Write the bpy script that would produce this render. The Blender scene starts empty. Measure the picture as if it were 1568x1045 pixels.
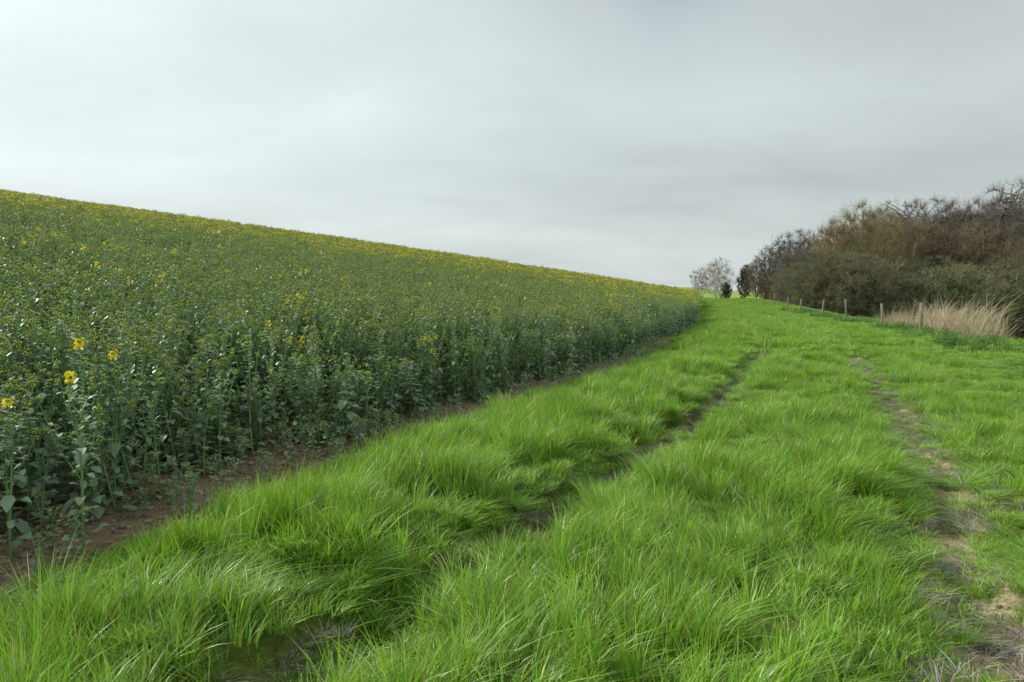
import bpy, math, random
import numpy as np
from mathutils import Vector
rng=np.random.default_rng(7); random.seed(7)
scene=bpy.context.scene
R=math.radians

# ------------------------------------------------------------ noise / curves
def vnoise(x,y,s,seed=0):
    x=np.asarray(x,float)/s+seed*17.13; y=np.asarray(y,float)/s-seed*9.71
    xi=np.floor(x);yi=np.floor(y);fx=x-xi;fy=y-yi
    fx=fx*fx*(3-2*fx);fy=fy*fy*(3-2*fy)
    def h(a,b):
        v=np.sin(a*127.1+b*311.7+seed*3.3)*43758.5453
        return v-np.floor(v)
    return (h(xi,yi)*(1-fx)+h(xi+1,yi)*fx)*(1-fy)+(h(xi,yi+1)*(1-fx)+h(xi+1,yi+1)*fx)*fy
def fbm(x,y,s,seed=0):
    return (vnoise(x,y,s,seed)+.5*vnoise(x,y,s*.5,seed+1)+.25*vnoise(x,y,s*.25,seed+2))/1.75
def sst(a,b,x):
    t=np.clip((x-a)/(b-a),0,1); return t*t*(3-2*t)
def curve(tab):
    ys=np.array([t[0] for t in tab],float); xs=np.array([t[1] for t in tab],float)
    u=np.linspace(math.asinh(-400/4),math.asinh(3000/4),1400); yy=4*np.sinh(u)
    lo=(xs[1]-xs[0])/(ys[1]-ys[0]); hi=(xs[-1]-xs[-2])/(ys[-1]-ys[-2])
    v=np.interp(yy,ys,xs); v=np.where(yy<ys[0],xs[0]+lo*(yy-ys[0]),v); v=np.where(yy>ys[-1],xs[-1]+hi*(yy-ys[-1]),v)
    k=np.exp(-np.linspace(-2,2,41)**2);k/=k.sum()
    vp=np.pad(v,20,mode='edge'); v2=np.convolve(vp,k,mode='valid')
    v2[:25]=v[:25]; v2[-25:]=v[-25:]
    return lambda y:np.interp(y,yy,v2)
LR=curve([(-20,-9),(0,-2.15),(3.08,-.85),(4.49,-.20),(5.86,.50),(7.7,1.45),(11.4,3.16),(17.3,5.5),(24,8.0),(45,13.9),(80,22.3),(121,31),(200,48)])
RR=curve([(-20,-5),(0,.8),(3.08,2.08),(4.6,2.88),(6.4,3.72),(9.3,4.93),(13.5,6.7),(19,8.85),(33,13.0),(72,23),(121,33.4),(200,50)])
ED=curve([(-20,-12),(0,-4.5),(4.5,-2.95),(6.4,-2.3),(8.45,-1.55),(10.4,-.70),(12.5,.2),(15.1,1.5),(22.7,4.4),(40,9.8),(72,18.2),(121,28.5),(200,44)])
FE=curve([(-20,7),(0,8.2),(15,11.6),(24,15.5),(33,18.6),(49,22.7),(67,27.2),(100,35),(140,44),(200,58),(400,100)])
def slope(f,y): return (f(y+.2)-f(y-.2))/.4
def rutd(f,x,y):
    return (x-f(y))/np.sqrt(1+slope(f,y)**2)
def wob(x,y,seed): return (vnoise(x,y,.9,seed)-.5)*.13
def nearf(y): return .62+.48*sst(4,8,y)
def H(x,y):
    x=np.asarray(x,float);y=np.asarray(y,float)
    rr=np.hypot(x,y)
    p=-.15*x+.056*y-.78-.0006*np.maximum(rr-65,0)**2
    w=.14; q=np.clip(p/w,-30,60)
    z=np.where(q>30,p,w*np.log1p(np.exp(np.minimum(q,30))))
    z=z+1.15*sst(55,130,y)
    D=x-FE(y)
    z=z-3.6*sst(-.5,17,D)*(1-sst(250,600,y))
    e=x-ED(y)
    gm=sst(.35,.9,e)*(1-sst(2,6,D))
    z=z+gm*(fbm(x,y,.9,3)-.5)*.18
    z=z+(1-gm)*(vnoise(x,y,.12,8)-.5)*.03*(rr<30)
    z=z+.10*gm*sst(.8,1.5,e)*(1-sst(.55,1.05,x-LR(y)+1.1))
    z=z+.09*gm*sst(.25,.95,x-LR(y))*(1-sst(-1.0,-.3,x-RR(y)))
    for f,dp,sd in((LR,.17,11),(RR,.09,12)):
        d=np.abs(rutd(f,x,y)+wob(x,y,sd)); z=z-dp*(1-sst(.06,.32,d))*gm
    z=z+7*np.exp(-(((x-70)/140)**2+((y-470)/110)**2))
    return z

# ------------------------------------------------------------ materials
def mat_new(name):
    m=bpy.data.materials.new(name); m.use_nodes=True; n=m.node_tree.nodes; l=m.node_tree.links
    n.clear(); return m,n,l
def leafmat(name,c1,c2,transl=.35,rough=.45,spec=.5,useattr=True,back=None,ns=None):
    m,n,l=mat_new(name)
    out=n.new('ShaderNodeOutputMaterial')
    oi=n.new('ShaderNodeObjectInfo')
    mix=n.new('ShaderNodeMix');mix.data_type='RGBA'
    mix.inputs[6].default_value=(*c1,1);mix.inputs[7].default_value=(*c2,1)
    l.new(oi.outputs['Random'],mix.inputs[0])
    col=mix.outputs[2]
    if useattr:
        at=n.new('ShaderNodeAttribute');at.attribute_name='Col'
        mu=n.new('ShaderNodeMix');mu.data_type='RGBA';mu.blend_type='MULTIPLY';mu.inputs[0].default_value=1
        l.new(col,mu.inputs[6]);l.new(at.outputs['Color'],mu.inputs[7]);col=mu.outputs[2]
    if back:
        g=n.new('ShaderNodeNewGeometry');mb=n.new('ShaderNodeMix');mb.data_type='RGBA'
        l.new(g.outputs['Backfacing'],mb.inputs[0]);l.new(col,mb.inputs[6]);mb.inputs[7].default_value=(*back,1);col=mb.outputs[2]
    b=n.new('ShaderNodeBsdfPrincipled');b.inputs['Roughness'].default_value=rough
    b.inputs['Specular IOR Level'].default_value=spec
    l.new(col,b.inputs['Base Color'])
    if transl>0:
        t=n.new('ShaderNodeBsdfTranslucent');l.new(col,t.inputs['Color'])
        ms=n.new('ShaderNodeMixShader');ms.inputs[0].default_value=transl
        l.new(b.outputs[0],ms.inputs[1]);l.new(t.outputs[0],ms.inputs[2]);l.new(ms.outputs[0],out.inputs[0])
    else: l.new(b.outputs[0],out.inputs[0])
    return m
M_grass=leafmat('grass_blade',(.235,.405,.026),(.32,.50,.052),.40,.38,.48)
M_dryg=leafmat('dry_grass_blade',(.38,.32,.22),(.52,.45,.33),.25,.6,.3)
M_thatch=leafmat('thatch',(.32,.28,.16),(.46,.40,.25),.2,.7,.2)
M_leaf=leafmat('rape_leaf',(.090,.215,.072),(.150,.300,.105),.22,.42,.65,True,(.24,.35,.21))
M_stem=leafmat('rape_stem',(.17,.28,.10),(.22,.34,.13),0,.5,.5)
M_bud=leafmat('rape_bud',(.26,.35,.09),(.41,.46,.08),.15,.6,.3)
M_flower=leafmat('rape_flower',(.92,.76,.012),(.95,.80,.02),.25,.6,.2)
M_weed=leafmat('weed_leaf',(.09,.20,.035),(.14,.27,.05),.3,.5,.4)

def barkmat(name,c1,c2):
    return leafmat(name,c1,c2,0,.85,.15,True)
M_bark=barkmat('bare_twig_bark',(.18,.16,.135),(.23,.205,.17))
M_barkred=barkmat('brown_twig_bark',(.19,.16,.108),(.24,.20,.135))
M_barkgold=barkmat('golden_twig_bark',(.29,.24,.13),(.35,.29,.16))
M_barkpale=barkmat('pale_twig_bark',(.42,.385,.34),(.48,.45,.40))
M_bud2=leafmat('young_leaf',(.16,.23,.045),(.24,.30,.075),.3,.6,.3)
M_budred=leafmat('brown_catkin',(.21,.18,.095),(.27,.23,.115),.2,.8,.2)
M_needle=leafmat('evergreen_leaf',(.03,.052,.024),(.05,.08,.035),.1,.6,.3)
M_gold=leafmat('gold_bud',(.28,.26,.10),(.34,.32,.12),.25,.8,.2)

# post wood
m,n,l=mat_new('weathered_wood');M_wood=m
out=n.new('ShaderNodeOutputMaterial');b=n.new('ShaderNodeBsdfPrincipled');tc=n.new('ShaderNodeTexCoord');mp=n.new('ShaderNodeMapping')
mp.inputs['Scale'].default_value=(30,30,3);nz=n.new('ShaderNodeTexNoise');nz.inputs['Scale'].default_value=2
cr=n.new('ShaderNodeValToRGB');cr.color_ramp.elements[0].color=(.10,.085,.065,1);cr.color_ramp.elements[1].color=(.34,.29,.23,1)
l.new(tc.outputs['Object'],mp.inputs[0]);l.new(mp.outputs[0],nz.inputs[0]);l.new(nz.outputs[0],cr.inputs[0]);l.new(cr.outputs[0],b.inputs['Base Color'])
b.inputs['Roughness'].default_value=.85;l.new(b.outputs[0],out.inputs[0])
m,n,l=mat_new('galvanised_wire');M_wire=m
out=n.new('ShaderNodeOutputMaterial');b=n.new('ShaderNodeBsdfPrincipled');b.inputs['Base Color'].default_value=(.3,.3,.3,1);b.inputs['Metallic'].default_value=.8;b.inputs['Roughness'].default_value=.5;l.new(b.outputs[0],out.inputs[0])

# ground
m,n,l=mat_new('ground_soil_turf');M_ground=m
out=n.new('ShaderNodeOutputMaterial');b=n.new('ShaderNodeBsdfPrincipled');b.inputs['Roughness'].default_value=.95;b.inputs['Specular IOR Level'].default_value=.1
at=n.new('ShaderNodeAttribute');at.attribute_name='gcol'
tc=n.new('ShaderNodeTexCoord')
n1=n.new('ShaderNodeTexNoise');n1.inputs['Scale'].default_value=14;n1.inputs['Detail'].default_value=10;n1.inputs['Roughness'].default_value=.78
l.new(tc.outputs['Object'],n1.inputs[0])
cr=n.new('ShaderNodeValToRGB');cr.color_ramp.elements[0].position=.34;cr.color_ramp.elements[0].color=(.45,.45,.45,1);cr.color_ramp.elements[1].position=.66;cr.color_ramp.elements[1].color=(1.5,1.45,1.35,1)
l.new(n1.outputs[0],cr.inputs[0])
mu=n.new('ShaderNodeMix');mu.data_type='RGBA';mu.blend_type='MULTIPLY';mu.inputs[0].default_value=1
l.new(at.outputs['Color'],mu.inputs[6]);l.new(cr.outputs[0],mu.inputs[7]);l.new(mu.outputs[2],b.inputs['Base Color'])
bp=n.new('ShaderNodeBump');bp.inputs['Strength'].default_value=.9;bp.inputs['Distance'].default_value=.05
n2=n.new('ShaderNodeTexNoise');n2.inputs['Scale'].default_value=22;n2.inputs['Detail'].default_value=8
l.new(tc.outputs['Object'],n2.inputs[0]);l.new(n2.outputs[0],bp.inputs['Height']);l.new(bp.outputs[0],b.inputs['Normal'])
l.new(b.outputs[0],out.inputs[0])

# ------------------------------------------------------------ mesh helpers
def make_mesh(name,V,faces,mats,fm=None,col=None,smooth=False):
    me=bpy.data.meshes.new(name)
    V=np.asarray(V,dtype=np.float32)
    lens=np.concatenate([np.full(len(f),f.shape[1]) for f in faces if len(f)]).astype(np.int32)
    loops=np.concatenate([f.ravel() for f in faces if len(f)]).astype(np.int32)
    me.vertices.add(len(V));me.vertices.foreach_set('co',V.ravel())
    me.loops.add(len(loops));me.loops.foreach_set('vertex_index',loops)
    me.polygons.add(len(lens));me.polygons.foreach_set('loop_start',np.concatenate([[0],np.cumsum(lens)[:-1]]).astype(np.int32))
    me.polygons.foreach_set('loop_total',lens)
    for mm in mats: me.materials.append(mm)
    if fm is not None: me.polygons.foreach_set('material_index',np.asarray(fm,dtype=np.int32))
    if smooth: me.polygons.foreach_set('use_smooth',np.ones(len(lens),dtype=bool))
    if col is not None:
        a=me.color_attributes.new('Col','FLOAT_COLOR','POINT')
        c=np.ones((len(V),4),dtype=np.float32);c[:,:3]=col;a.data.foreach_set('color',c.ravel())
    me.update();me.validate()
    return me
class MB:
    def __init__(s): s.V=[];s.q=[];s.t=[];s.qm=[];s.tm=[];s.c=[];s.n=0
    def add(s,V,quads,tris,mi,col=(1,1,1)):
        V=np.asarray(V,float);s.V.append(V)
        c=np.asarray(col,float)
        if c.ndim==1:c=np.tile(c,(len(V),1))
        s.c.append(c)
        if quads is not None and len(quads): s.q.append(np.asarray(quads)+s.n);s.qm.append(np.full(len(quads),mi))
        if tris is not None and len(tris): s.t.append(np.asarray(tris)+s.n);s.tm.append(np.full(len(tris),mi))
        s.n+=len(V)
    def mesh(s,name,mats,smooth=False):
        fs=[];fm=[]
        if s.q: fs.append(np.concatenate(s.q));fm.append(np.concatenate(s.qm))
        if s.t: fs.append(np.concatenate(s.t));fm.append(np.concatenate(s.tm))
        return make_mesh(name,np.concatenate(s.V),fs,mats,np.concatenate(fm),np.concatenate(s.c),smooth)
def tube(mb,P,rad,mi,sides=4,col=(1,1,1)):
    P=np.asarray(P,float);k=len(P);V=[]
    for i in range(k):
        d=P[min(i+1,k-1)]-P[max(i-1,0)];d/=np.linalg.norm(d)+1e-9
        a=np.cross(d,[.31,.87,.2] if abs(d[2])>.6 else [0,0,1.]);a/=np.linalg.norm(a)+1e-9;bb=np.cross(d,a)
        for j in range(sides):
            t=2*math.pi*j/sides;V.append(P[i]+rad[i]*(a*math.cos(t)+bb*math.sin(t)))
    Q=[[i*sides+j,i*sides+(j+1)%sides,(i+1)*sides+(j+1)%sides,(i+1)*sides+j] for i in range(k-1) for j in range(sides)]
    mb.add(V,Q,None,mi,col)

def blades(n,base,h,w,leanv,face,col,seg=(0,.3,.65,1.0),droop=.35):
    """vectorised blades. base n×2, h n, w n, leanv n×2 (horizontal tip offset / h)"""
    V=[];C=[]
    L=np.hypot(leanv[:,0],leanv[:,1])
    for k,t in enumerate(seg):
        hor=leanv*(h*t**1.8)[:,None]
        z=h*(t-droop*np.minimum(L,1.4)*t*t*.8)
        cx=base[:,0]+hor[:,0];cy=base[:,1]+hor[:,1]
        if k<len(seg)-1:
            ww=w*(1-.55*t*t)*.5
            V.append(np.stack([cx-np.cos(face)*ww,cy-np.sin(face)*ww,z],1));V.append(np.stack([cx+np.cos(face)*ww,cy+np.sin(face)*ww,z],1))
            C+=[col,col]
        else: V.append(np.stack([cx,cy,z],1));C.append(col)
    K=2*(len(seg)-1)+1
    VV=np.stack(V,1).reshape(-1,3);CC=np.stack(C,1).reshape(-1,3)
    o=(np.arange(n)*K)[:,None]
    Q=np.concatenate([o+np.array([[2*i,2*i+1,2*i+3,2*i+2]]) for i in range(len(seg)-2)])
    T=o+np.array([[K-3,K-2,K-1]])
    return VV,Q,T,CC
def grass_patch(name,Rr,ntuft,nb,h0,h1,w0,w1,mat,wind=.45,fan=.45,dry=.06,colv=.22,seg=(0,.3,.65,1.0)):
    n=ntuft*nb
    a=rng.uniform(0,2*math.pi,ntuft);r=Rr*np.sqrt(rng.uniform(0,1,ntuft))
    tc=np.stack([r*np.cos(a),r*np.sin(a)],1)
    ti=np.repeat(np.arange(ntuft),nb)
    off=rng.normal(0,1,(n,2))*(Rr*.15)
    base=tc[ti]+off
    th=rng.uniform(.5,1.3,ntuft)
    h=rng.uniform(h0,h1,n)*th[ti]*(1-.25*rng.random(n)**3)
    tw=rng.normal(0,.28,(ntuft,2))
    lean=tw[ti]+off/(Rr*.15)*.5*fan+rng.normal(0,.24,(n,2));lean[:,0]+=wind*rng.uniform(.2,1.5,n)
    face=np.arctan2(lean[:,1],lean[:,0])+math.pi/2+rng.normal(0,.8,n)
    w=rng.uniform(w0,w1,n)
    g=rng.uniform(1-colv,1+colv,n)*rng.uniform(.68,1.22,ntuft)[ti]
    col=np.stack([g*rng.uniform(.70,1.15,n),g,g*rng.uniform(.6,1.9,n)],1)
    d=rng.random(n)<dry
    col[d]=np.array([1.6,1.1,4.8])*rng.uniform(.7,1.15,(d.sum(),1))
    V,Q,T,C=blades(n,base,h,w,lean,face,col,seg)
    return make_mesh(name,V,[Q,T],[mat],None,C)

def source_coll(name,meshes):
    c=bpy.data.collections.new(name)
    for i,me in enumerate(meshes):
        o=bpy.data.objects.new(f"{name}_{i:02d}",me);c.objects.link(o)
    return c
def scatter(name,coll,P,rot,scl,idx):
    me=bpy.data.meshes.new(name);P=np.asarray(P,np.float32);k=len(P)
    me.vertices.add(k);me.vertices.foreach_set('co',P.ravel())
    for nm,ty,arr in(('rot','FLOAT_VECTOR',rot),('scl','FLOAT_VECTOR',scl)):
        a=me.attributes.new(nm,ty,'POINT');a.data.foreach_set('vector',np.asarray(arr,np.float32).ravel())
    a=me.attributes.new('idx','INT','POINT');a.data.foreach_set('value',np.asarray(idx,np.int32))
    o=bpy.data.objects.new(name,me);scene.collection.objects.link(o)
    ng=bpy.data.node_groups.new(name+'_scatter','GeometryNodeTree')
    ng.interface.new_socket('Geometry',in_out='INPUT',socket_type='NodeSocketGeometry')
    ng.interface.new_socket('Geometry',in_out='OUTPUT',socket_type='NodeSocketGeometry')
    N=ng.nodes;Lk=ng.links
    gi=N.new('NodeGroupInput');go=N.new('NodeGroupOutput');ip=N.new('GeometryNodeInstanceOnPoints')
    ci=N.new('GeometryNodeCollectionInfo');ci.inputs['Collection'].default_value=coll
    ci.inputs['Separate Children'].default_value=True;ci.inputs['Reset Children'].default_value=True
    ip.inputs['Pick Instance'].default_value=True
    def na(nm,ty):
        q=N.new('GeometryNodeInputNamedAttribute');q.data_type=ty;q.inputs['Name'].default_value=nm
        return [s for s in q.outputs if s.enabled][0]
    er=N.new('FunctionNodeEulerToRotation')
    Lk.new(na('rot','FLOAT_VECTOR'),er.inputs[0]);Lk.new(er.outputs[0],ip.inputs['Rotation'])
    Lk.new(na('scl','FLOAT_VECTOR'),ip.inputs['Scale']);Lk.new(na('idx','INT'),ip.inputs['Instance Index'])
    Lk.new(gi.outputs[0],ip.inputs['Points']);Lk.new(ci.outputs[0],ip.inputs['Instance']);Lk.new(ip.outputs[0],go.inputs[0])
    md=o.modifiers.new('scatter','NODES');md.node_group=ng
    return o

# ------------------------------------------------------------ ground sheet
NU,NV=680,800
u=np.linspace(-math.asinh(2500/1.8),math.asinh(2500/1.8),NU);du=1.8*np.sinh(u)
v=np.linspace(math.asinh(-400/5.),math.asinh(3000/5.),NV);yy=5*np.sinh(v)
mid=(LR(yy)+RR(yy))/2; mid=np.where(np.abs(yy)>200,np.interp(yy,[-400,-200,200,3000],[0,0,49,49]),mid)
X=mid[:,None]+du[None,:];Y=np.repeat(yy[:,None],NU,1)
Z=H(X,Y)
e=X-ED(Y);D=X-FE(Y)
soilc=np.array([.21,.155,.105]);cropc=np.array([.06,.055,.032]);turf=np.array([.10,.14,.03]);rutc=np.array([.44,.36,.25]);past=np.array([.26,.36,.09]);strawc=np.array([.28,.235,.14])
def lerp(a,b,t): return a*(1-t[...,None])+b*t[...,None]
G=np.ones(X.shape+(3,))*turf
G=lerp(G,soilc,1-sst(.42,.7,e+(vnoise(X,Y,.5,5)-.5)*.3))
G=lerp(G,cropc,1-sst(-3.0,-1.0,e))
d=np.abs(rutd(LR,X,Y)+wob(X,Y,11));G=lerp(G,strawc,1-sst(.10,.24,d))
d=np.abs(rutd(RR,X,Y)+wob(X,Y,12));G=lerp(G,rutc,1-sst(.13,.26,d))
G=lerp(G,past,sst(2,5,D))
G=lerp(G,past,sst(150,220,Y)*np.ones_like(X))
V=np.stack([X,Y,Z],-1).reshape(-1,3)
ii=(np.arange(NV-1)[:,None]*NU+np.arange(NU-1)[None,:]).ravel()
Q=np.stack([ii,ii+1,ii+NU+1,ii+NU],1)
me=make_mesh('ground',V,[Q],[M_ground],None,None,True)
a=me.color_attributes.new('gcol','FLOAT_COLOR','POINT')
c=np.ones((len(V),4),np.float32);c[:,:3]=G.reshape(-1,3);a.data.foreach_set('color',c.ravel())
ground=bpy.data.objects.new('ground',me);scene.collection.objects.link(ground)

# ------------------------------------------------------------ grass
near=[grass_patch(f'g{i}',.19,6,34,.09,.22,.0036,.0074,M_grass,.20+.15*(i%4),.6,.05,.30) for i in range(12)]
far=[grass_patch(f'gf{i}',.45,13,44,.10,.22,.010,.018,M_grass,.35,.5,.03,.32,(0,.5,1.0)) for i in range(4)]
short=[grass_patch(f'gs{i}',.16,6,26,.02,.08,.003,.006,M_thatch,.8,1.8,.0,.35) for i in range(3)]
shortg=[grass_patch(f'gg{i}',.14,5,26,.03,.09,.003,.0055,M_grass,.4,1.2,.15,.35) for i in range(3)]
GC=source_coll('grass_tufts',near+far+short+shortg)   # 0-11 near, 12-15 far, 16-18 thatch, 19-21 short green
P=[];Ro=[];S=[];I=[]
def gz(x,y): return H(x,y)
def grass_zone(y0,y1,dens,kind):
    yy_=np.linspace(y0,y1,200);wid=(FE(yy_)+(3 if y1<25 else 6)-ED(yy_)).mean()
    nn=int((y1-y0)*wid*dens)
    y=rng.uniform(y0,y1,nn);x=rng.uniform(0,1,nn)*(FE(y)+(3 if y1<25 else 6)-ED(y))+ED(y)
    e=x-ED(y);sp=vnoise(x,y,.6,5)
    lim=.66+.36*(sp-.5)-(.30*sst(12,30,y))
    keep=(e>lim)&(np.abs(x)<y*.95+5)
    x,y,e=x[keep],y[keep],e[keep]
    dl=np.abs(rutd(LR,x,y)+wob(x,y,11))/nearf(y);dr=np.abs(rutd(RR,x,y)+wob(x,y,12))
    hgt=.45+1.10*sst(.28,.72,fbm(x,y,.62,21))
    # verge between crop and first rut is ranker
    hgt*=1+.25*sst(1.0,1.4,e)*(1-sst(-.9,-.3,x-LR(y)))
    rl=rutd(LR,x,y)
    hgt*=np.where(rl<0,np.clip(sst(.08,.28,dl),.40,1),np.clip(sst(.10,.60,dl),.34,1))*np.clip(sst(.14,.62,dr),.26,1)
    edge=1-sst(.5,1.2,e);hgt*=1-.42*edge
    hgt*=1-.30*sst(.4,1.5,x-RR(y))
    hgt=np.maximum(hgt,.28)
    keep=((dl>.15)|(rng.random(len(x))<.12))&((dr>.19)|(rng.random(len(x))<.04))
    x,y,e,hgt=x[keep],y[keep],e[keep],hgt[keep];k=len(x)
    ang=R(35)+(vnoise(x,y,.7,31)-.5)*R(250)+rng.normal(0,.4,k)
    z=gz(x,y)-.004
    P.append(np.stack([x,y,z],1));Ro.append(np.stack([rng.normal(0,.09,k),rng.normal(0,.09,k),ang],1))
    s=rng.uniform(.85,1.15,k);S.append(np.stack([s,s,s*hgt],1))
    I.append(rng.integers(0,12,k) if kind==0 else rng.integers(12,16,k))
grass_zone(.5,9,33,0);grass_zone(9,20,22,0);grass_zone(20,60,8,1);grass_zone(60,150,3.5,1)
for f,wd,nn,y1,i0 in((LR,.12,1500,34,16),(RR,.24,700,34,16),(LR,.15,1100,7.5,19),(LR,.13,450,7,16),(RR,.26,380,20,19)):
    y=rng.uniform(1,y1,nn);x=f(y)-wob(f(y),y,11 if f is LR else 12)+rng.normal(0,wd,nn)
    P.append(np.stack([x,y,gz(x,y)-.003],1));Ro.append(np.stack([np.zeros(nn),np.zeros(nn),rng.uniform(0,6.3,nn)],1))
    s=rng.uniform(.7,1.3,nn);S.append(np.stack([s,s,s],1));I.append(rng.integers(i0,i0+3,nn))
scatter('grass',GC,np.concatenate(P),np.concatenate(Ro),np.concatenate(S),np.concatenate(I))

# soil clods along crop margin and ruts
def clod(i):
    import bmesh
    bm=bmesh.new();bmesh.ops.create_icosphere(bm,subdivisions=2,radius=1)
    for vv in bm.verts: vv.co*=random.uniform(.75,1.2);vv.co.z*=.6
    me=bpy.data.meshes.new('clod');bm.to_mesh(me);bm.free();return me
m,n,l=mat_new('soil_clod');out=n.new('ShaderNodeOutputMaterial');b=n.new('ShaderNodeBsdfPrincipled');oi=n.new('ShaderNodeObjectInfo');mx=n.new('ShaderNodeMix');mx.data_type='RGBA'
mx.inputs[6].default_value=(.13,.09,.06,1);mx.inputs[7].default_value=(.38,.30,.21,1);l.new(oi.outputs['Random'],mx.inputs[0]);l.new(mx.outputs[2],b.inputs['Base Color']);b.inputs['Roughness'].default_value=.95;l.new(b.outputs[0],out.inputs[0])
cl=[clod(i) for i in range(5)]
for c_ in cl:c_.materials.append(m)
CC=source_coll('clods',cl)
nn=11000;y=rng.uniform(2,26,nn);x=ED(y)+rng.uniform(-1.3,.7,nn)
nr=2600;y2=rng.uniform(1,22,nr);ff=rng.random(nr)<.65
x2=np.where(ff,RR(y2)-wob(RR(y2),y2,12),LR(y2)-wob(LR(y2),y2,11))+rng.normal(0,.11,nr)
x=np.r_[x,x2];y=np.r_[y,y2];k=len(x);s=.008+.03*rng.random(k)**4;s[nn:]*=.6
scatter('soil_clods',CC,np.stack([x,y,H(x,y)],1),rng.uniform(0,6,(k,3))*[0,0,1],np.stack([s,s,s],1),rng.integers(0,5,k))

# ------------------------------------------------------------ rapeseed
def leaf(mb,p,az,el,L,W,fold,droop,mi,shade,pet=.25):
    segs=[(0,.03),(pet,.04),(pet+.12,.55),(.55+pet*.3,1.0),(.85,.7),(1.0,.05)]
    V=[];d=np.array([math.cos(az),math.sin(az)]);s=np.array([-d[1],d[0]])
    for i,(t,w) in enumerate(segs):
        r=L*t*math.cos(el)*(1-.1*droop*t);z=L*(t*math.sin(el)-droop*t*t*.6)
        wv=W*.5*w*(1+random.uniform(-.22,.22));zz=fold*wv+random.uniform(-.2,.2)*wv
        c0=np.array([p[0]+d[0]*r,p[1]+d[1]*r,p[2]+z])
        V+= [c0+np.array([s[0]*wv,s[1]*wv,zz]),c0,c0+np.array([-s[0]*wv,-s[1]*wv,zz+random.uniform(-.3,.3)*wv])]
    Q=[]
    for i in range(len(segs)-1):
        a=i*3;Q+= [[a+1,a,a+3,a+4],[a+2,a+1,a+4,a+5]]
    mb.add(V,Q,None,mi,shade)
def flowerhead(mb,p,kind):
    p=np.array(p)
    if kind==0:
        for _ in range(9):
            q=p+np.array([random.gauss(0,.012),random.gauss(0,.012),random.uniform(-.03,.02)])
            r=.008;g=random.uniform(.8,1.2)
            V=[q+[r,0,0],q+[0,r,0],q+[-r,0,0],q+[0,-r,0],q+[0,0,r*1.6],q-[0,0,r*1.4]]
            mb.add(V,None,[[0,1,4],[1,2,4],[2,3,4],[3,0,4],[1,0,5],[2,1,5],[3,2,5],[0,3,5]],2,(g,g,g))
    else:
        for _ in range({1:6,2:16,3:28}[kind]):
            a=random.uniform(0,6.28);rr=random.uniform(.010,.040);q=p+np.array([math.cos(a)*rr,math.sin(a)*rr,random.uniform(-.045,.035)])
            b0=random.uniform(0,1.6);s=random.uniform(.010,.014);g=random.uniform(.9,1.08)
            nrm=np.array([math.cos(a)*.9,math.sin(a)*.9,random.uniform(.3,1)]);nrm/=np.linalg.norm(nrm)
            u1=np.cross(nrm,[0,0,1.]);u1/=np.linalg.norm(u1)+1e-6;u2=np.cross(nrm,u1)
            for j in range(4):
                t=b0+j*math.pi/2;dx=u1*math.cos(t)+u2*math.sin(t)+nrm*.15;sx=-u1*math.sin(t)+u2*math.cos(t)
                mb.add([q,q+dx*s*.7+sx*s*.5,q+dx*s*1.15,q+dx*s*.7-sx*s*.5],[[0,1,2,3]],None,3,(g,g,g))
def rape(seed,fl):
    random.seed(seed);mb=MB();h=random.uniform(1.05,1.3) if fl<3 else 1.2
    b=[random.gauss(0,.03),random.gauss(0,.03)]
    P_=[np.array([b[0]*t*t+.012*math.sin(5*t+seed),b[1]*t*t+.012*math.cos(4*t+seed),h*t]) for t in np.linspace(0,1,6)]
    tube(mb,P_,[.008,.0075,.007,.006,.0045,.003],1,5)
    def at(t):
        k=min(int(t*5),4);return P_[k]*(1-(t*5-k))+P_[k+1]*(t*5-k)
    az=random.uniform(0,6.28)
    nl=18
    for i in range(nl):
        t=.03+.60*i/nl+random.uniform(-.02,.02);az+=2.4+random.uniform(-.3,.3)
        L=random.uniform(.10,.21)*(1-.3*t);g=random.uniform(.65,1.3)
        leaf(mb,at(t),az,random.uniform(.1,1.0),L,L*random.uniform(.32,.52),random.uniform(-.1,.6),random.uniform(.4,1.5),0,(g*random.uniform(.9,1.2),g,g*random.uniform(.8,1.3)))
    for i in range(14):
        t=.55+.42*i/14;az+=2.4+random.uniform(-.3,.3);L=random.uniform(.05,.11);g=random.uniform(.9,1.6)
        leaf(mb,at(t),az,random.uniform(.2,1.1),L,L*random.uniform(.3,.45),random.uniform(-.1,.5),random.uniform(.2,1.1),0,(g*1.05,g,g*1.1),.05)
    tips=[(at(1.0),1)]
    for i in range(6):
        t=.38+.5*i/6+random.uniform(0,.05);az+=2.4+random.uniform(-.4,.4);p=at(t)
        L=random.uniform(.75,1.15)*(h*(1.0-t)*.85+.03);ou=random.uniform(.22,.40)
        if fl==3: L*=.8
        q=[p,p+[math.cos(az)*L*ou*.6,math.sin(az)*L*ou*.6,L*.45],p+[math.cos(az)*L*ou,math.sin(az)*L*ou,L]]
        tube(mb,q,[.0045,.0035,.0025],1,3)
        for j in range(6):
            tt=.15+.8*j/6;pp=q[0]*(1-tt)+q[2]*tt;L2=random.uniform(.04,.095);g=random.uniform(.9,1.7)
            leaf(mb,pp,random.uniform(0,6.28),random.uniform(.1,1.1),L2,L2*.42,random.uniform(-.1,.5),random.uniform(.2,1.1),0,(g*1.05,g,g*1.1),.05)
        tips.append((q[2],random.random()))
    for i,(p,_) in enumerate(tips):
        if fl==0: flowerhead(mb,p,0)
        elif fl==1: flowerhead(mb,p,1 if i<2 else 0);flowerhead(mb,p,0)
        elif fl==2: flowerhead(mb,p,2 if i<3 else 1);flowerhead(mb,p,0)
        else: flowerhead(mb,p,3 if i==0 else 0)
    return mb.mesh(f'rape{seed}',[M_leaf,M_stem,M_bud,M_flower])
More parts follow.
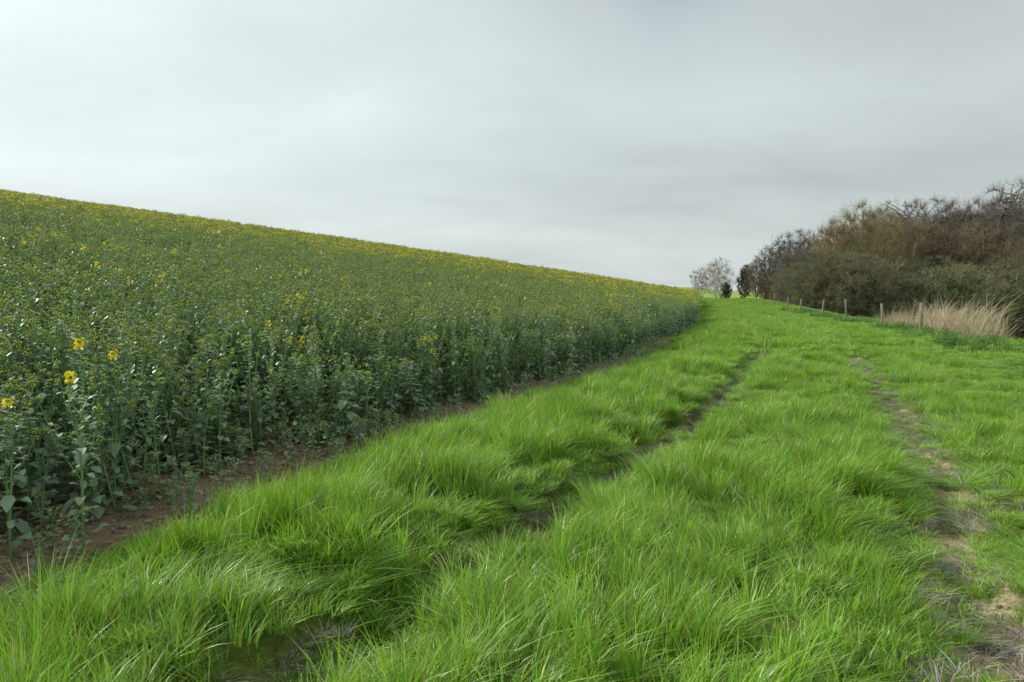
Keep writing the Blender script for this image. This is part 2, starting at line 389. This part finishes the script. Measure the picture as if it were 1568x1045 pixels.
RC=source_coll('rape_plants',[rape(100+i,0) for i in range(8)]+[rape(200+i,1) for i in range(3)]+[rape(300+i,2) for i in range(3)]+[rape(400+i,3) for i in range(2)])
# 0-7 leafy, 8-10 few flowers, 11-13 in bloom, 14-15 single full head
P=[];Ro=[];S=[];I=[]
def crop_zone(r0,r1,dens,wf):
    k=int(dens*(r1*1.9)*(r1*1.1+8));x=rng.uniform(-r1*1.02-2,r1*.45+.0,k);y=rng.uniform(-1.5,r1*1.05,k)
    rr=np.hypot(x,y);e=x-ED(y)
    bare=vnoise(x,y,1.3,41)
    keep=(rr>=r0)&(rr<r1)&(e<.05-.45*bare*(rr<30))&(x>-.86*y-5)
    keep&=(rng.random(k)<np.clip(.7+(-e)*.6,0,1))
    x,y,rr,e=x[keep],y[keep],rr[keep],e[keep];k=len(x)
    z=H(x,y)
    hs=(.82+.34*fbm(x,y,2.0,51))*rng.uniform(.80,1.14,k)
    hs*=np.where((e>-.8)&(rr<30),rng.uniform(.35,1.0,k),1)
    s=rng.uniform(.9,1.15,k)*wf
    P.append(np.stack([x,y,z],1));Ro.append(np.stack([rng.normal(0,.08,k),rng.normal(0,.08,k),rng.uniform(0,6.28,k)],1));S.append(np.stack([s,s,hs],1))
    pf=.02+.70*sst(24,68,rr+12*(vnoise(x,y,4,61)-.5)+.25*np.minimum(-e,40)-6)
    u_=rng.random(k)
    idx=np.where(u_<pf*.42,rng.integers(11,14,k),np.where(u_<pf,rng.integers(8,11,k),rng.integers(0,8,k)))
    sg=rng.random(k)<np.where(rr<12,.004,.012);idx[sg]=rng.integers(14,16,sg.sum())
    I.append(idx)
crop_zone(0,22,19,1.0);crop_zone(22,48,11,1.15);crop_zone(48,98,6,1.4)
for px,py,yd in((118,524,4.9),(170,542,5.4),(115,577,4.4),(4,616,4.3),(92,434,9.5),(205,428,10),(198,433,10.4),(545,464,14),(300,460,11),(675,467,16),(415,494,9),(860,457,22)):
    x=(px-784)/1136*yd;z=float(H(x,yd));tip=1.6+(455-py)/1136*yd;h=(tip-z)/1.2
    P.append(np.array([[x,yd,z]]));Ro.append(np.zeros((1,3)));S.append(np.array([[1,1,h]]));I.append(np.array([14+int(px)%2]))
k=5000;y=rng.uniform(85,135,k);x=ED(y)-rng.uniform(0,14,k)
P.append(np.stack([x,y,H(x,y)],1));Ro.append(np.stack([np.zeros(k),np.zeros(k),rng.uniform(0,6,k)],1));S.append(np.tile([1.4,1.4,1.0],(k,1)));I.append(rng.integers(0,11,k))
# low volunteer seedlings and weeds on the bare margin
k=230;y=rng.uniform(3,24,k);x=ED(y)+rng.uniform(-.2,.5,k);s=rng.uniform(.10,.30,k)
P.append(np.stack([x,y,H(x,y)],1));Ro.append(np.stack([0*s,0*s,rng.uniform(0,6,k)],1));S.append(np.stack([s*2,s*2,s],1));I.append(rng.integers(0,8,k))
scatter('rapeseed_crop',RC,np.concatenate(P),np.concatenate(Ro),np.concatenate(S),np.concatenate(I))

# ------------------------------------------------------------ reeds + weeds by fence
def reed(i):
    n_=48;base=rng.normal(0,.22,(n_,2));h=rng.uniform(.4,2.1,n_)*rng.uniform(.6,1,n_);lean=base*1.2+rng.normal(0,.30,(n_,2));lean[:,0]+=.30
    face=rng.uniform(0,6.3,n_);w=rng.uniform(.009,.018,n_);g=rng.uniform(.7,1.45,n_);col=np.stack([g,g*.98,g*.92],1)
    V,Q,T,C=blades(n_,base,h,w,lean,face,col);return make_mesh('reed',V,[Q,T],[M_dryg],None,C)
def lowdry(i):
    n_=420;base=rng.normal(0,.28,(n_,2));h=rng.uniform(.15,.38,n_);lean=rng.normal(0,.6,(n_,2))
    face=rng.uniform(0,6.3,n_);w=rng.uniform(.007,.013,n_);g=rng.uniform(.6,1.15,n_);col=np.stack([g,g*.97,g*.9],1)
    V,Q,T,C=blades(n_,base,h,w,lean,face,col);return make_mesh('lowdry',V,[Q,T],[M_dryg],None,C)
DC=source_coll('dry_tufts',[reed(i) for i in range(4)]+[lowdry(i) for i in range(3)])
k1=190;y=rng.uniform(25.0,44,k1);x=FE(y)+rng.uniform(-.3,1.5,k1);dn=vnoise(x,y,1.6,71);kk=(dn>.34);x,y=x[kk],y[kk];k1=len(x)
k2=150;y2=rng.uniform(26,60,k2);x2=FE(y2)+rng.uniform(-.4,.5,k2)
x=np.r_[x,x2];y=np.r_[y,y2];k=len(x);s=rng.uniform(.4,1.15,k);s[k1:]*=.8
s[:k1]*=np.interp(y[:k1],[25,30,36,46],[1.25,1.2,1.0,.5])
scatter('dry_grass',DC,np.stack([x,y,H(x,y)-.02],1),np.stack([0*s,0*s,rng.normal(0,.5,k)],1),np.stack([s,s,s],1),np.r_[rng.integers(0,4,k1),rng.integers(4,7,k2)])
def weed(i):
    random.seed(500+i);mb=MB()
    for s_ in range(14):
        bx,by=random.gauss(0,.18),random.gauss(0,.18);h=random.uniform(.15,.45)
        tube(mb,[[bx,by,0],[bx*1.2,by*1.2,h]],[.004,.002],0,3,(.9,.9,.9))
        for j in range(9):
            t=.2+.8*j/9;L=random.uniform(.05,.11);g=random.uniform(.7,1.4)
            leaf(mb,[bx*(1+.2*t),by*(1+.2*t),h*t],random.uniform(0,6.3),random.uniform(0,.7),L,L*.6,.2,.6,0,(g,g,g),.1)
    return mb.mesh('weed',[M_weed])
WC=source_coll('weeds',[weed(i) for i in range(4)])
k=520;y=rng.uniform(12,75,k);x=FE(y)+rng.uniform(-1.8,.4,k);kk=vnoise(x,y,2.5,81)>.42;x,y=x[kk],y[kk];k=len(x);s=rng.uniform(.6,1.2,k)
scatter('nettle_patch',WC,np.stack([x,y,H(x,y)],1),np.stack([0*s,0*s,rng.uniform(0,6,k)],1),np.stack([s,s,s],1),rng.integers(0,4,k))

# ------------------------------------------------------------ fence
mb=MB()
posts=[(24,20.3),(33,18.2),(41,20.5),(49,22.1),(60,25.1),(67,26.0),(80,29.6),(93,32.8),(107,36.2),(122,39.6)]
random.seed(3);tops=[]
for (yp,xp) in posts:
    z0=float(H(xp,yp));hh=random.uniform(1.15,1.45);tx,ty=random.gauss(0,.07),random.gauss(0,.07);r=random.uniform(.06,.085)
    tube(mb,[[xp,yp,z0-.3],[xp+tx*.5,yp+ty*.5,z0+hh*.5],[xp+tx,yp+ty,z0+hh],[xp+tx,yp+ty,z0+hh+.03]],[r,r*.97,r*.92,r*.3],0,7)
    tops.append((xp,yp,z0,tx,ty,hh))
for a_,b_ in zip(tops[:-1],tops[1:]):
    for f in(.4,.68,.93):
        pa=np.array([a_[0]+a_[3]*f,a_[1]+a_[4]*f,a_[2]+a_[5]*f]);pb=np.array([b_[0]+b_[3]*f,b_[1]+b_[4]*f,b_[2]+b_[5]*f])
        pts=[pa*(1-t)+pb*t-np.array([0,0,.05*4*t*(1-t)]) for t in np.linspace(0,1,6)]
        tube(mb,pts,[.002]*6,1,3)
fo=bpy.data.objects.new('wire_fence',mb.mesh('wire_fence',[M_wood,M_wire]));scene.collection.objects.link(fo)

# ------------------------------------------------------------ trees: crown volume -> nested limbs -> twigs
def qcurve(a,b,bend,n_=4):
    m_=(a+b)/2+bend;t=np.linspace(0,1,n_)[:,None];return a*(1-t)**2+2*m_*t*(1-t)+b*t*t
def vtube(mb,A,Mid,B,r0,r1,mi,g):
    k=len(A)
    d=B-A;d/=np.linalg.norm(d,axis=1)[:,None]+1e-9
    s=np.cross(d,np.array([.3,.5,.81]));s/=np.linalg.norm(s,axis=1)[:,None]+1e-9;t=np.cross(d,s)
    V=[]
    for Pp,r in((A,r0),(Mid,(r0+r1)/2),(B,r1)):
        for j in range(3):
            an=j*2.0944;V.append(Pp+(s*math.cos(an)+t*math.sin(an))*(r[:,None] if hasattr(r,'__len__') else r))
    V=np.stack(V,1).reshape(-1,3);o=(np.arange(k)*9)[:,None]
    Q=np.concatenate([o+np.array([[a*3+j,a*3+(j+1)%3,a*3+3+(j+1)%3,a*3+3+j]]) for a in(0,1) for j in range(3)])
    mb.add(V,Q,None,mi,np.repeat(g,9)[:,None]*np.ones((1,3)))
def crown_tree(seed,Ht,Rx,base,mats,nmain=9,nsub=80,npt=1500,spk=8,twl=.8,twr=.012,up=.5,leaf=0,ls=.07,stems=1,trunk=.28,round_=1.0,hollow=.35,r0=None,dark=1.0):
    rs=np.random.default_rng(seed);mb=MB();r0=r0 or Ht*.020
    nl=nmain
    la=rs.uniform(0,6.28)+np.arange(nl)*2.4;lt=np.linspace(.12,1,nl)
    cz=base+(Ht-base)*(lt*.72+.12)
    env=np.sin(np.clip((cz-base)/(Ht-base),.02,.98)*math.pi)**.55*round_
    lr=Rx*env*rs.uniform(.35,.72,nl);lr[-1]*=.2
    C=np.stack([lr*np.cos(la),lr*np.sin(la),cz],1);rad=Rx*rs.uniform(.42,.62,nl);rz=rad*rs.uniform(.8,1.15,nl)
    def samp(k):
        li=rs.integers(0,nl,k);v=rs.normal(0,1,(k,3));v/=np.linalg.norm(v,axis=1)[:,None]
        rr=(hollow+(1-hollow)*rs.random(k)**.6)*(1+.18*rs.normal(0,1,k)*.6)
        p=C[li]+v*rr[:,None]*np.stack([rad[li],rad[li],rz[li]],1);p[:,2]=np.clip(p[:,2],base*.6,Ht*1.02)
        return p,li
    roots=[np.zeros(3)] if stems==1 else [np.array([math.cos(q),math.sin(q),0])*Rx*.15 for q in rs.uniform(0,6.28,stems)]
    lc=(dark,dark,dark)
    if stems==1:
        top=np.array([rs.normal(0,.03)*Ht,rs.normal(0,.03)*Ht,Ht*.78])
        tr=qcurve(np.array([0,0,-.4]),top,np.array([rs.normal(0,.3),rs.normal(0,.3),0]),8)
        tube(mb,tr,np.linspace(r0,r0*.18,8),0,7,lc)
    for i in range(nl):
        if stems==1:
            st=tr[min(7,max(1,int((cz[i]/Ht-.22)*8.5)))]
        else: st=roots[i%stems]
        m_=qcurve(st,C[i],np.array([0,0,-.12*np.linalg.norm(C[i]-st)]),5);tube(mb,m_,np.linspace(r0*.5,r0*.24,5),0,4,lc)
    S_,sl=samp(nsub);g=rs.uniform(.8,1.1,nsub)*dark
    A=C[sl]+rs.normal(0,.1,(nsub,3))*rad[sl][:,None];vtube(mb,A,(A+S_)/2+rs.normal(0,.06,(nsub,3))*rad[sl][:,None],S_,r0*.20,r0*.07,0,g)
    Pn,pl=samp(npt)
    d2=((Pn[:,None,:]-S_[None])**2).sum(2);ni=d2.argmin(1);A=S_[ni]*.9+C[pl]*.1
    vtube(mb,A,(A+Pn)/2+rs.normal(0,.12,(npt,3)),Pn,r0*.07,twr*.8,0,rs.uniform(.8,1.2,npt)*dark)
    k=npt*spk;ix=np.repeat(np.arange(npt),spk);t=rs.uniform(.2,1,k)[:,None];Q0=A[ix]*(1-t)+Pn[ix]*t
    od=Pn[ix]-np.array([0,0,Ht*.35]);od/=np.linalg.norm(od,axis=1)[:,None]
    dd=od*.6+rs.normal(0,.5,(k,3));dd[:,2]+=up;dd/=np.linalg.norm(dd,axis=1)[:,None];LL=rs.uniform(.35,1.2,k)*twl
    side=np.cross(dd,rs.normal(0,1,(k,3)));side/=np.linalg.norm(side,axis=1)[:,None]+1e-9
    V=np.stack([Q0-side*twr,Q0+side*twr,Q0+dd*LL[:,None]],1).reshape(-1,3)
    mb.add(V,None,np.arange(k*3).reshape(-1,3),0,np.repeat(rs.uniform(.65,1.4,k),3)[:,None]*np.ones((1,3)))
    if leaf>0:
        kk=int(k*leaf);ix=rs.integers(0,k,kk);q=Q0[ix]+dd[ix]*(LL[ix]*rs.uniform(.2,1,kk))[:,None]
        a=rs.normal(0,1,(kk,3));a/=np.linalg.norm(a,axis=1)[:,None];b=np.cross(a,rs.normal(0,1,(kk,3)));b/=np.linalg.norm(b,axis=1)[:,None]
        s=(ls*rs.uniform(.5,1.2,kk))[:,None]
        V=np.stack([q-a*s,q+b*s*.5,q+a*s,q-b*s*.5],1).reshape(-1,3)
        mb.add(V,np.arange(kk*4).reshape(-1,4),None,1,np.repeat(rs.uniform(.6,1.35,kk),4)[:,None]*np.ones((1,3)))
    me=mb.mesh(f'tree{seed}',mats)
    co=np.empty(len(me.vertices)*3,np.float32);me.vertices.foreach_get('co',co);co=co.reshape(-1,3)
    zs=np.percentile(co[:,2],99.0);co*=Ht/zs;me.vertices.foreach_set('co',co.ravel());me.update()
    return me
T={}
T['bareA']=crown_tree(1,16,6.0,3.5,[M_bark],11,150,1600,7,1.0,.012,up=.5,r0=.36,dark=.75)
T['bareB']=crown_tree(2,16,6.5,3.0,[M_bark],13,170,1800,7,1.0,.012,up=.4,r0=.36,dark=.75)
T['bareC']=crown_tree(12,16,5.5,4,[M_bark],10,130,1300,7,1.1,.012,up=.6,r0=.38,dark=.75)
T['red']=crown_tree(3,15,6.5,1.5,[M_barkred,M_budred],12,130,1800,8,.9,.012,up=.4,leaf=.4,ls=.06,dark=.8)
T['gold']=crown_tree(4,15,6.0,1.5,[M_barkgold,M_gold],12,140,2200,8,1.1,.013,up=.8,leaf=.6,ls=.06,dark=.75)
T['pale']=crown_tree(5,9,4.2,.8,[M_barkpale],10,70,1000,7,.8,.012,up=.7,stems=3)
T['green']=crown_tree(9,9,4.6,.6,[M_bark,M_bud2],11,90,1600,7,.6,.011,up=.4,leaf=1.1,ls=.07,stems=4)
T['ever']=crown_tree(10,8,3.4,.1,[M_bark,M_needle],11,80,1500,4,.5,.03,up=.6,leaf=3,ls=.12,round_=.9,hollow=.2)
T['shrubR']=crown_tree(6,5,3.0,.2,[M_barkred,M_budred],8,60,1000,8,.6,.011,up=.5,leaf=.5,ls=.05,stems=5,r0=.05)
T['shrubB']=crown_tree(7,5,3.0,.2,[M_bark,M_budred],8,60,1000,8,.6,.011,up=.5,leaf=.3,ls=.05,stems=5,r0=.05)
T['shrubG']=crown_tree(8,5,3.0,.2,[M_bark,M_bud2],8,60,1000,7,.5,.011,up=.5,leaf=1.3,ls=.06,stems=5,r0=.05)
HT={'bareA':16,'bareB':16,'bareC':16,'red':15,'gold':15,'pale':9,'green':9,'ever':8}
def place(nm,key,px,top,y,wf=1.0,rz=None):
    x=(px-784)/1136*y;z=float(H(x,y));h=1.6+(455-top)/1136*y-z
    s=h/HT[key];o=bpy.data.objects.new(nm,T[key]);scene.collection.objects.link(o)
    o.location=(x,y,z-.1);o.scale=(s*wf,s*wf,s);o.rotation_euler=(0,0,random.uniform(0,6.28) if rz is None else rz)
random.seed(12)
place('bare_tree','pale',1100,397,150,1.05);place('bare_tree','pale',1073,411,156,.9)
place('evergreen_tree','ever',1140,407,138,.66);place('evergreen_tree','ever',1112,433,146,.8)
place('bare_tree','red',1158,400,134,.9);place('bare_tree','bareB',1208,356,126,.95);place('bare_tree','bareA',1238,358,130,.8);place('bare_tree','red',1180,376,130,.9)
place('willow_tree','gold',1315,318,100,.9);place('willow_tree','gold',1278,342,104,.85);place('willow_tree','gold',1352,326,106,.8)
place('hawthorn_tree','green',1262,386,92,1.2);place('hawthorn_tree','green',1330,400,86,1.2);place('hawthorn_tree','green',1225,402,100,1.1)
place('bare_tree','red',1385,338,112,.9);place('bare_tree','bareA',1412,310,116,.95);place('bare_tree','bareB',1462,308,112,.95);place('bare_tree','red',1440,344,108,.9)
place('bare_tree','red',1500,344,102,.95);place('bare_tree','bareC',1545,284,106,.95);place('bare_tree','bareB',1600,298,112,.9);place('bare_tree','red',1570,368,96,.9)
place('bare_tree','red',1540,392,90,1.0);place('hawthorn_tree','green',1420,395,94,1.1);place('bare_tree','bareC',1375,314,120,.95);place('bare_tree','bareA',1505,310,124,.9)
place('bare_tree','bareA',1660,310,110);place('bare_tree','red',1700,330,100);place('bare_tree','bareB',1760,300,108);place('bare_tree','red',1830,330,104)
SC=source_coll('shrubs',[T['shrubR'],T['shrubB'],T['shrubG'],T['red'],T['bareB']])
P=[];S=[];I=[]
k=380
y=rng.uniform(84,150,k);x=y*rng.uniform(.31,1.15,k)
D_=x-FE(y);kk=(D_>4.5)&(x/y>.325);x,y=x[kk],y[kk];k=len(x)
z=H(x,y);s=rng.uniform(.9,1.7,k);P.append(np.stack([x,y,z-.1],1));S.append(np.stack([s*1.1,s*1.1,s],1))
I.append(rng.choice([0,0,0,1,1,2,2,2],k))
k=95;y=rng.uniform(122,175,k);px=rng.uniform(1265,1900,k);x=(px-784)/1136*y
z=H(x,y);top=np.interp(px,[1260,1330,1450,1568,1900],[390,342,330,318,330])+rng.uniform(0,22,k);h=1.6+(455-top)/1136*y-z;s=h/15.5
P.append(np.stack([x,y,z-.1],1));S.append(np.stack([s,s,s],1));I.append(rng.choice([3,4],k))
PP=np.concatenate(P);SS=np.concatenate(S)
scatter('woodland',SC,PP,np.stack([0*PP[:,0],0*PP[:,0],rng.uniform(0,6.28,len(PP))],1),SS,np.concatenate(I))

# ------------------------------------------------------------ world, sun, camera
az=R(-62);el=R(35)
sd=Vector((math.sin(az)*math.cos(el),math.cos(az)*math.cos(el),math.sin(el)))
w=bpy.data.worlds.new('World');scene.world=w;w.use_nodes=True;n=w.node_tree.nodes;l=w.node_tree.links;n.clear()
out=n.new('ShaderNodeOutputWorld');bg=n.new('ShaderNodeBackground');bg.inputs[1].default_value=.1
sky=n.new('ShaderNodeTexSky');sky.sky_type='NISHITA';sky.sun_disc=False;sky.sun_elevation=el;sky.sun_rotation=az
tc=n.new('ShaderNodeTexCoord');sx=n.new('ShaderNodeSeparateXYZ');l.new(tc.outputs['Generated'],sx.inputs[0])
def M(op,a,b=None,c=None,clamp=False):
    q=n.new('ShaderNodeMath');q.operation=op;q.use_clamp=clamp
    for i,vv in enumerate((a,b,c)):
        if vv is None: continue
        if isinstance(vv,(int,float)): q.inputs[i].default_value=vv
        else: l.new(vv,q.inputs[i])
    return q.outputs[0]
zc=M('ADD',M('MAXIMUM',sx.outputs[2],0.0),.22)
cb=n.new('ShaderNodeCombineXYZ');l.new(M('DIVIDE',sx.outputs[0],zc),cb.inputs[0]);l.new(M('DIVIDE',sx.outputs[1],zc),cb.inputs[1])
def cloud(scale,loc,rot,det,ro):
    mp=n.new('ShaderNodeMapping');mp.inputs['Scale'].default_value=scale;mp.inputs['Location'].default_value=loc;mp.inputs['Rotation'].default_value=(0,0,rot);l.new(cb.outputs[0],mp.inputs[0])
    nz=n.new('ShaderNodeTexNoise');nz.inputs['Scale'].default_value=1.0;nz.inputs['Detail'].default_value=det;nz.inputs['Roughness'].default_value=ro;nz.inputs['Distortion'].default_value=.4;l.new(mp.outputs[0],nz.inputs[0]);return M('SUBTRACT',nz.outputs[0],.5)
c1=cloud((.45,1.1,1),(2.1,.7,0),.10,3,.4);c2=cloud((1.6,2.4,1),(5.3,1.9,0),-.2,5,.5)
dp=n.new('ShaderNodeVectorMath');dp.operation='DOT_PRODUCT';l.new(tc.outputs['Generated'],dp.inputs[0]);dp.inputs[1].default_value=sd
glow=M('POWER',M('MAXIMUM',dp.outputs['Value'],0.0),3.0)
# thin blue-grey gap in the cloud sheet high ahead
gd=Vector((.170,.92,.415)).normalized()
dg=n.new('ShaderNodeVectorMath');dg.operation='DOT_PRODUCT';l.new(tc.outputs['Generated'],dg.inputs[0]);dg.inputs[1].default_value=gd
gap=M('MULTIPLY',M('POWER',M('MAXIMUM',dg.outputs['Value'],0.0),200.0),M('ADD',1.0,M('MULTIPLY',c2,4)),None,True)
bright=M('ADD',M('ADD',6.9,M('MULTIPLY',glow,4.2)),M('ADD',M('MULTIPLY',c1,3.8),M('MULTIPLY',c2,2.4)))
ccol=n.new('ShaderNodeVectorMath');ccol.operation='SCALE';ccol.inputs[0].default_value=(.90,1.0,.99);l.new(bright,ccol.inputs['Scale'])
mx=n.new('ShaderNodeMix');mx.data_type='RGBA';mx.inputs[0].default_value=.93;l.new(sky.outputs[0],mx.inputs[6]);l.new(ccol.outputs[0],mx.inputs[7])
mg=n.new('ShaderNodeMix');mg.data_type='RGBA';l.new(M('MULTIPLY',gap,.9),mg.inputs[0]);l.new(mx.outputs[2],mg.inputs[6]);mg.inputs[7].default_value=(3.7,4.4,5.3,1)
l.new(mg.outputs[2],bg.inputs[0]);l.new(bg.outputs[0],out.inputs[0])
sun=bpy.data.lights.new('sun','SUN');sun.energy=4.0;sun.angle=R(8);sun.color=(1,.95,.85)
so=bpy.data.objects.new('sun',sun);scene.collection.objects.link(so);so.rotation_euler=(-sd).to_track_quat('-Z','Y').to_euler()
cam=bpy.data.cameras.new('camera');cam.lens=1136/1568*36;cam.sensor_width=36;cam.clip_end=6000
co=bpy.data.objects.new('camera',cam);scene.collection.objects.link(co);co.location=(0,0,1.6);co.rotation_euler=(R(90-3.4),0,0)
scene.camera=co
scene.view_settings.view_transform='Standard';scene.view_settings.look='None';scene.view_settings.exposure=0
